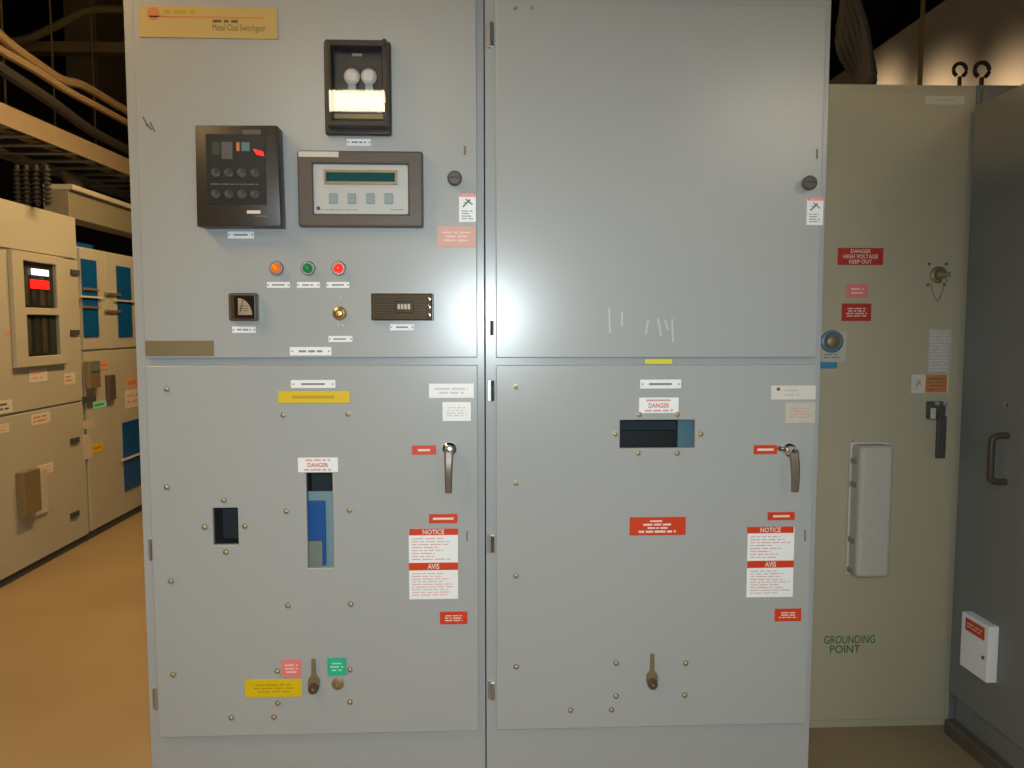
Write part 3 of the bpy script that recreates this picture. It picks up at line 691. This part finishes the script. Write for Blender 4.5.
# latch handle
OL3 = Plane('front', OL.val, 0.035)
u, v = OL.uv(938, 410); o = box('latch_handle', OL, OL3.rect(931, 402, 947, 420), 0.0, 0.030, 'handleblack', OC, 0.004, 2)
box('latch_grip', OL, OL3.rect(936, 416, 945, 458), 0.030, 0.045, 'handleblack', o, 0.004, 2)
for x, y in ((932, 403), (940, 403)):
    a, b = OL.uv(x, y); lathe('latch_rivet', OL, a, b, [(0.009, 0.028), (0.009, 0.034), (0.005, 0.034), (0, 0.036)], 'chrome', o, 12)
box('keeper', OL, OL3.rect(931, 408, 936, 419), 0.030, 0.036, 'faded', o, 0.001, 1)
# long frosted cover
OC7 = Plane('front', OL.val, 0.07)
r = OC7.rect(858, 446, 892, 578); o = box('battery_cover', OL, r, 0.0, 0.075, 'faded', OC, 0.016, 3); o['label'] = 'long translucent pinkish plastic cover'
plate('cover_rim', OL, (r[0]-0.006, r[1]+0.006, r[2]-0.006, r[3]+0.006), [inset(r, 0.03, 0.01)], 0.0, 0.012, 'cream', o, 0.003)
for y in (457, 480, 535, 565):
    q = OL.rect(848, y, 852, y+5); box('clip', OL, (r[0]-0.006, r[0]+0.001, q[2], q[3]), 0.014, 0.05, 'steel', o, 0.001, 1)
text('GROUNDING', OL, OL.rect(824, 635.5, 875, 643.5), 0.0004, 'greentext', OC, bold=0.01)
text('POINT', OL, OL.rect(830, 645, 860, 653), 0.0004, 'greentext', OC, bold=0.01)
bolt(OC, OL, 853, 442, 0.006)

# ---------------- slate enclosure whose side closes the alcove
ny = 2*(-0.6)
SE = thing('slate_enclosure', 'dark slate grey enclosure at the far right edge with a bent pull handle', 'cabinet', (2.2, 0.1, 0))
pz0 = RP.uv(985, 721)[1]
ptop = RP.uv(1020, 85)[1]
yfar, ynear = 0.620, -0.75
box('side_panel', RP, (-yfar, -ynear, pz0, ptop), -0.9, 0.0, 'slate', SE, 0.003, 1)
box('plinth', RP, (-yfar, -ynear, 0.0, pz0-0.008), -0.9, -0.03, 'slate', SE)
box('base_channel', RP, (-yfar, -ynear, 0.0, 0.055), -0.029, 0.012, 'channel', SE, 0.004, 1)
hh = [RP.uv(1006, 433), RP.uv(992, 436), RP.uv(990, 442), RP.uv(988, 470), RP.uv(990, 478), RP.uv(1004, 482)]
hz0 = RP.uv(1000, 480)[1]; hz1 = RP.uv(1000, 434)[1]; hu = RP.uv(1007, 455)[0]
pts = [RP.w(hu, hz1, 0.0), RP.w(hu, hz1, 0.03), RP.w(hu, hz1-0.006, 0.045), RP.w(hu, hz1-0.02, 0.052), RP.w(hu, hz0+0.02, 0.052), RP.w(hu, hz0+0.006, 0.045), RP.w(hu, hz0, 0.03), RP.w(hu, hz0, 0.0)]
tube('pull_handle', spline(pts, 4), 0.0105, 'handledark', SE, 12)
a, b = RP.uv(1007, 405); lathe('chrome_stud', RP, a, b, [(0.010, 0), (0.010, 0.004), (0.004, 0.008), (0, 0.009)], 'chrome', SE, 14)
# white box with red label
bf = RP.rect(962, 609, 990, 665)
pl2 = Plane('left', 1.70)
a0 = RP.uv(970.5, 640)[0]; a1 = RP.uv(998.5, 648)[0]
WB = box('junction_box', RP, (a0, a1, RP.uv(998, 684)[1], RP.uv(998, 626)[1]), 0.0, 0.036, 'white', SE, 0.003, 2); WB['label'] = 'white box with a red label'
RPW = Plane('left', 1.70-0.045)
rr = (a0+0.025, a1-0.02, RP.uv(998, 626)[1]-0.055, RP.uv(998, 626)[1]-0.012)
lb = box('red_label', RP, rr, 0.036, 0.0375, 'red', WB); strokes(RP, inset(rr, 0.1, 0.25), 2, 0.0378, 'whitetext', WB, 'lettering', 0.4, 0.2)
lathe('box_lock', RP, a1-0.02, (RP.uv(998, 688)[1]+RP.uv(998, 626)[1])/2-0.01, [(0.006, 0.036), (0.006, 0.040), (0, 0.041)], 'screw', WB, 10)
# cabinet continuing behind the enclosure
BC = thing('slate_cabinet', 'dark slate cabinet beside the olive one, mostly hidden behind the enclosure', 'cabinet', (2.1, 1.5, 0))
box('body', OL, (ox1+0.004, 3.1, 0.0, oz1+0.004), -1.1, -0.022, 'slate', BC, 0.002, 1)
box('door', OL, (ox1+0.02, 2.4, 0.15, oz1-0.012), -0.0215, -0.004, 'slate', BC, 0.002, 1)

# things on top of the right-hand cabinets
def coil():
    o0 = Plane('front', OL.val+0.45); u0, _ = o0.uv(838, 84); u1, _ = o0.uv(878, 70)
    T = thing('cable_loops', 'dark bundle of thick looping cables on the olive cabinet against the grey one', 'cable', (u0+0.05, OL.val+0.45, oz1))
    w_ = u1-u0
    for k in range(6):
        y = OL.val+0.30+0.06*k; q = k/5
        p = [(u0-0.30+0.05*k, y, 3.6), (u0-0.15+0.05*k, y, 3.05), (u0+w_*(0.05+0.35*q), y, oz1+0.36), (u0+w_*(0.30+0.60*q), y, oz1+0.20), (u0+w_*(0.35+0.60*q), y-0.02, oz1+0.10), (u0+w_*(0.15+0.62*q), y-0.03, oz1+0.018)]
        tube('cable', spline(p, 5), 0.017, 'cable_black', T, 8)
coil()
def elbow(px, py, rad, nm, lab, y):
    T = Plane('front', y); u, v = T.uv(px, py)
    bm = bmesh.new(); pts = [T.w(u+rad*math.cos(a), v+rad*math.sin(a), 0.0) for a in [R(-60)+R(300)*k/14 for k in range(15)]]
    addtube(bm, pts, rad*0.28, 8); addtube(bm, [T.w(u, v-rad, 0.0), T.w(u, oz1+0.012, 0.0)], rad*0.3, 8)
    return tag(link(nm, bm, 'cable_black', None, True), lab, 'conduit')
elbow(960, 70, 0.030, 'conduit_elbow', 'left of two dark ring shaped conduit ends above the olive cabinet', 1.5)
elbow(982, 70, 0.034, 'conduit_elbow', 'right of two dark ring shaped conduit ends above the slate cabinet', 1.5)
T2 = Plane('front', 3.2); u, v = T2.uv(922, 30)
tag(tube('hanging_rod', [T2.w(u, 1.9), T2.w(u, ZC)], 0.016, 'beam'), 'thin dark vertical rod in front of the warm lit wall', 'rod')
for k, (wy, wz) in enumerate(WASH):
    T = thing('wall_light', 'small hooded wall lamp behind the right-hand cabinets, %s along the wall' % ('nearest', 'second', 'farthest')[k], 'light', (XW, wy, wz))
    wbox('back_plate', XW-0.02, XW-0.001, wy-0.05, wy+0.05, wz-0.42, wz-0.30, 'housing', T)
    tube('arm', [(XW-0.02, wy, wz-0.36), (2.89, wy, wz-0.36), (2.89, wy, wz-0.02)], 0.012, 'housing', T)
    wbox('hood', 2.82, 2.88, wy-0.06, wy+0.06, wz-0.06, wz+0.06, 'housing', T)

# ================================================================== LEFT ROW
LP = LF
def yof(px): return LP.uv(px, 318)[0]
yA0, yA1 = 1.35, yof(81); yB1 = 6.6
xl = LP.val
zA = LP.uv(40, 208)[1]
GA = thing('beige_cabinet', 'nearer beige cabinet on the left with a framed window of lit instruments', 'cabinet', (xl-0.5, (yA0+yA1)/2, 0), 'beige cabinet row on the left')
box('body', LP, (yA0, yA1-0.004, 0.0, zA), -1.0, -0.02, 'beige', GA, 0.003, 1)
zs = LP.uv(40, 409)[1]
zt = LP.uv(33, 253)[1]; zb = LP.uv(40, 563)[1]+0.01
box('base_strip', LP, (yA0, yA1-0.004, 0.0, 0.045), -0.02, -0.012, 'gasket', GA)
yH = yof(-40)
box('top_panel', LP, (yA0, yA1-0.02, zt+0.006, zA-0.004), -0.019, 0.0, 'beige', GA, 0.003, 1)
box('door', LP, (yA0+0.0, yA1-0.02, zs+0.006, zt-0.006), -0.019, 0.0, 'beige', GA, 0.003, 1)
box('door', LP, (yA0+0.0, yA1-0.02, 0.05, zs-0.006), -0.019, 0.0, 'beige', GA, 0.003, 1)
# window frame
wf = (yof(10), yof(62), LP.uv(36, 366)[1], LP.uv(36, 254)[1])
r1 = (yof(21), yof(54), LP.uv(38, 308)[1], LP.uv(38, 263)[1]); r2 = (yof(22), yof(55), LP.uv(38, 356)[1], LP.uv(38, 315)[1])
WF = plate('window_frame', LP, wf, [r1, r2], 0.0005, 0.03, 'beige', GA, 0.004)
for rr in (r1, r2):
    box('window_backing', LP, rr, 0.001, 0.004, 'bakelite', WF)
    n = 4
    for k in range(n):
        q = sub(rr, 0.06+k*0.24, 0.06+k*0.24+0.14, 0.30 if rr is r1 else 0.06, 0.94)
        box('instrument_strip', LP, q, 0.004, 0.010, ('bezel', 'charcoal')[k % 2], WF)
    box('window_pane', LP, rr, 0.022, 0.024, 'pane', WF)
box('pilot_light', LP, sub(r1, 0.30, 0.82, 0.14, 0.28), 0.010, 0.016, 'whitelight', WF, 0.001, 1)['label'] = 'bright white light'
box('pilot_light', LP, sub(r1, 0.25, 0.82, 0.38, 0.58), 0.010, 0.016, 'led', WF, 0.001, 1)['label'] = 'glowing red light'
def sticker(P, pl, px, mat, ink='palered', rows=2, label=None, name='sticker', d=0.0003):
    r = pl.rect(*px); o = box(name, pl, r, d, d+0.002, mat, P)
    strokes(pl, inset(r, 0.1, 0.15), rows, d+0.0023, ink, o, 'fine_print', 0.45, 0.3)
    if label: o['label'] = label
    return o
sticker(GA, LP, (29, 369, 47, 382), 'offwhite'); sticker(GA, LP, (-2, 400, 12, 413), 'offwhite', 'navy', 2); sticker(GA, LP, (31, 413, 50, 424), 'offwhite', 'logo')
sticker(GA, LP, (-4, 424, 9, 433), 'offwhite'); sticker(GA, LP, (37, 464, 53, 474), 'offwhite'); sticker(GA, LP, (64, 373, 75, 384), 'offwhite', 'logo')
sticker(GA, LP, (6, 330, 20, 335), 'pinkish', 'logo', 1)
q = LP.rect(16, 470, 33, 514); lv = box('vent_box', LP, q, 0.0, 0.05, 'brownplate', GA, 0.004, 2)
q2 = LP.rect(33, 470, 46, 514); box('vent_door', LP, (q[1], q2[1], q2[2], q2[3]), 0.0, 0.012, 'faded', lv)
for y in (270, 330, 438, 512):
    q = LP.rect(70, y, 78, y+5); box('hinge', LP, q, 0.0, 0.012, 'gasket', GA)
# second unit
yB0 = yA1+0.004; zB = LP.uv(100, 250)[1]
GB = thing('beige_cabinet', 'farther beige cabinet on the left with tall blue windows, partly hidden by the grey cabinet', 'cabinet', (xl-0.5, (yB0+yB1)/2, 0), 'beige cabinet row on the left')
box('body', LP, (yB0, yB1, 0.0, zB), -1.0, -0.02, 'beige', GB, 0.003, 1)
zBT = LP.uv(100, 203)[1]+0.04
box('upper_box', LP, (yB0, yB1, max(zA, 0)+0.004, zBT), -0.22, -0.05, 'beige_painted_shade', GB, 0.003, 1)
box('cornice', LP, (yB0, yB1, zBT, zBT+0.035), -0.22, -0.02, 'beige', GB, 0.003, 1)
zl = LP.uv(100, 350)[1]
box('base_strip', LP, (yB0, yB1, 0.0, 0.05), -0.0195, -0.010, 'gasket', GB)
def bluewin(P, x0, x1, ya, yb, ybar):
    r = LP.rect(x0, ya, x1, yb)
    o = box('blue_window', LP, r, 0.0005, 0.006, 'bluepane', P); 
    zbv = LP.uv((x0+x1)/2, ybar)[1]
    box('window_bar', LP, (r[0]-0.05, r[1]+0.05, zbv-0.006, zbv+0.006), 0.006, 0.02, 'cream', o)
    return r
ymid = yof(107)
box('door', LP, (yB0+0.02, ymid-0.004, zl+0.006, zB-0.012), -0.019, 0.0, 'beige', GB, 0.003, 1)
box('door', LP, (ymid+0.004, yB1-0.02, zl+0.006, zB-0.012), -0.019, 0.0, 'beige', GB, 0.003, 1)
box('door', LP, (yB0+0.02, ymid+0.9, 0.055, zl-0.006), -0.019, 0.0, 'beige', GB, 0.003, 1)
bluewin(GB, 82, 97, 260, 337, 297); bluewin(GB, 117, 131, 267, 337, 301); bluewin(GB, 123, 142, 420, 488, 456)
for (x, ya) in ((82, 288), (82, 306), (104, 293), (104, 310)):
    q = LP.rect(x, ya, x+15, ya+2.5); box('door_rod', LP, q, 0.001, 0.016, 'bolt', GB)
q = LP.rect(84, 361, 95, 388); gd = box('control_unit', LP, q, 0.0003, 0.04, 'brownplate', GB, 0.004, 2)
box('violet_dial', LP, LP.rect(86, 364, 93, 371), 0.040, 0.046, 'steelblue', gd)
sticker(GB, LP, (99, 361, 109, 369), 'pinkish', 'logo', 1, 'red tag'); sticker(GB, LP, (93, 401, 106, 408), 'mint', 'green', 1, 'pale green tag')
q = LP.rect(105, 375, 112, 400); box('control_handle', LP, q, 0.0003, 0.03, 'bezel', GB, 0.004, 2)
sticker(GB, LP, (126, 376, 142, 388), 'pinkish', 'logo', 1, 'red and white notice'); sticker(GB, LP, (125, 389, 142, 407), 'offwhite')
sticker(GB, LP, (92, 443, 103, 452), 'yellow', 'logo', 1, 'yellow and red tag'); sticker(GB, LP, (83, 420, 94, 428), 'faded'); sticker(GB, LP, (83, 434, 91, 459), 'faded')
q = LP.rect(82, 396, 92, 402); box('door_latch', LP, q, 0.0003, 0.03, 'gasket', GB)
q = LP.rect(84, 231, 100, 240); 
box('blue_strip', LP, (yof(84), yof(100), zB+0.0, zB+0.03), -0.069, -0.03, 'bluepane', GB)

# ================================================================== OVERHEAD ON THE LEFT
def atd(px, py, depth):
    r = ray(px, py); return CAM+r*(depth/ r.y)
# cable tray built on side rails and rungs
ta = atd(0, 106, 4.9); tb = atd(128, 164, 6.4)
tz = (ta.z+tb.z)/2
def tray():
    p0 = atd(-30, 104, 4.6); z = 2.74
    def onz(px, py, z):
        r = ray(px, py); return CAM+r*((z-CAM.z)/r.z)
    A = onz(-60, 88, z); B = onz(135, 170, z)
    T = thing('cable_tray', 'tan metal ladder tray with cables running over the beige cabinets', 'cable tray', A)
    d = (B-A); d.z = 0; B2 = A+d*2.0; dn = d.normalized(); nrm = Vector((dn.y, -dn.x, 0))   # towards the aisle
    def railbox(off, name):
        bm = bmesh.new(); t = 0.02; h = 0.062
        vs = [bm.verts.new(p+nrm*(off+s)+Vector((0, 0, zz))) for p in (A, B2) for s in (-t/2, t/2) for zz in (-h, h)]
        for f in ((0,1,3,2),(4,6,7,5),(0,4,5,1),(2,3,7,6),(0,2,6,4),(1,5,7,3)): bm.faces.new([vs[i] for i in f])
        return link(name, bm, 'tray', T)
    railbox(0, 'side_rail'); railbox(-0.6, 'side_rail')
    L = (B2-A).length; n = int(L/0.25)
    for k in range(n):
        p = A+dn*(0.1+k*0.25); bm = bmesh.new()
        addtube(bm, [p+nrm*(-0.01)+Vector((0, 0, -0.045)), p+nrm*(-0.59)+Vector((0, 0, -0.045))], 0.014, 6)
        link('rung', bm, 'steel', T)
    for k in range(7):
        pts = [A+dn*(L*i/12)+nrm*(-0.08-k*0.07)+Vector((0, 0, -0.005+random.uniform(0, 0.012))) for i in range(13)]
        tag_ = tube('tray_cable', pts, 0.024, ('cable_black', 'cable_tan')[k == 2], T, 8)
    for k in range(7):   # hangers up to the ceiling deck
        p = A+dn*(L*(k+0.5)/7)
        bm = bmesh.new(); addtube(bm, [p+nrm*(-0.62), Vector(((p+nrm*(-0.62)).x, (p+nrm*(-0.62)).y, ZC))], 0.008, 6); link('hanger_rod', bm, 'beam', T)
tray()
# loose tan cables sagging above the tray
def over(pxs, z0, name, rad, mat, lab, cat='cable'):
    pts = []
    for (px, py) in pxs:
        r = ray(px, py); pts.append(CAM+r*((z0-CAM.z)/r.z))
    o = tube(name, spline(pts, 5), rad, mat, None, 8); return tag(o, lab, cat)
def cab(pts3, name, rad, mat, lab, cat='cable'):
    return tag(tube(name, spline([atd(*p) for p in pts3], 5), rad, mat, None, 8), lab, cat)
cab([(-30, 8, 4.3), (0, 36, 4.6), (17, 50, 4.8), (40, 66, 5.1), (62, 80, 5.4), (84, 86, 5.7), (125, 110, 6.3), (160, 128, 6.8)], 'sagging_cable', 0.030, 'cable_tan', 'thick tan cable sagging above the cable tray')
cab([(-30, 30, 4.4), (0, 50, 4.6), (35, 70, 5.0), (66, 90, 5.4), (100, 108, 5.9), (130, 124, 6.4), (160, 138, 6.9)], 'sagging_cable', 0.026, 'cable_tan', 'second tan cable just below the thick sagging one')
cab([(-30, 44, 4.4), (0, 68, 4.6), (50, 101, 5.1), (90, 130, 5.7), (130, 151, 6.3), (160, 163, 6.8)], 'sagging_cable', 0.035, 'cable_black', 'black cable under the two tan cables')
cab([(10, 42, 7.0), (30, 38, 7.0), (60, 24, 7.0), (80, 13, 7.0), (100, 9, 7.0), (150, 10, 7.0), (300, 10, 7.0)], 'bent_conduit', 0.034, 'beam', 'dark bent conduit rising at the top left corner', 'conduit')
# cross beam and duct
a = atd(14, 48, 7.2); 
tag(wbox('cross_beam', -5.95, 0.4, a.y-0.06, a.y+0.06, a.z-0.045, a.z+0.045, 'beam', bev=0.003), 'dark olive steel beam crossing under the ceiling at top left', 'beam')
a = atd(66, 72, 8.6); b = atd(98, 72, 8.6); lo_ = atd(60, 88, 8.6).z; hi_ = ZC-0.001
tag(wbox('ventilation_duct', a.x, b.x, a.y, a.y+0.9, lo_, hi_, 'beam', bev=0.004), 'brown duct end behind the cross beam', 'duct')
# row of black cable glands over the first beige unit
u0 = atd(17, 178, 4.8)
GD = thing('gland_row', 'row of black ribbed cable glands above the nearer beige cabinet', 'cable gland', (u0.x+0.2, u0.y, zA))
for k, x in enumerate((18, 27, 37, 47)):
    p = atd(x, 190, 4.9); q_ = atd(x, 165, 4.9)
    bm = bmesh.new(); n = 8
    addtube(bm, [Vector((p.x, p.y, zA+0.001)), Vector((p.x, p.y, q_.z))], 0.014, 8)
    for j in range(n): 
        zz = zA+0.02+(q_.z-zA-0.03)*j/n; addtube(bm, [Vector((p.x, p.y, zz)), Vector((p.x, p.y, zz+0.012))], 0.024, 10)
    link('gland', bm, 'cable_black', GD, True)
p = atd(70, 178, 6.3)
bm = bmesh.new(); addtube(bm, [atd(64, 172, 6.3), atd(68, 177, 6.3), atd(74, 183, 6.3), atd(80, 187, 6.3)], [0.03, 0.05, 0.055, 0.03], 12)
addtube(bm, [atd(68, 177, 6.3), atd(68, 177, 6.3)+Vector((0, 0, 2.74-0.07-atd(68, 177, 6.3).z))], 0.012, 6)
tag(link('cable_fitting', bm, 'cable_tan', None, True), 'short tan fitting hanging under the cable tray', 'cable fitting')

# ================================================================== LUMINAIRES (behind the camera and over the aisles)
def luminaire(x, y, z, lx, ly, mat, lab, dz=0.075, grp=None):
    T = thing('ceiling_luminaire', lab, 'light', (x, y, z), grp)
    wbox('housing', x-lx/2, x+lx/2, y-ly/2, y+ly/2, z+dz+0.002, z+dz+0.05, 'housing', T)
    wbox('diffuser', x-lx/2, x+lx/2, y-ly/2, y+ly/2, z-dz, z+dz, mat, T, bev=0.01)
    for s in (-1, 1):
        sx, sy = (s*lx*0.4, 0) if lx > ly else (0, s*ly*0.4)
        bm = bmesh.new(); addtube(bm, [(x+sx, y+sy, z+dz+0.05), (x+sx, y+sy, ZC)], 0.006, 6); link('suspension_rod', bm, 'housing', T)
luminaire(-1.09, -5.0, 3.44, 1.2, 0.16, 'luminaire', 'suspended fluorescent light behind the camera on the left', 0.07)
luminaire(2.82, -5.0, 3.37, 1.2, 0.16, 'luminaire', 'suspended fluorescent light behind the camera on the right', 0.08)
luminaire(-1.45, 2.9, 3.32, 0.3, 1.6, 'aisle_diffuser', 'warm suspended light over the left aisle', 0.05)
luminaire(-1.3, 0.2, 3.32, 0.3, 1.2, 'aisle_diffuser', 'warm suspended light above the front of the left aisle', 0.05)
luminaire(-2.1, -1.6, 3.34, 0.3, 1.2, 'aisle_diffuser', 'warm suspended light to the left of the camera', 0.05)
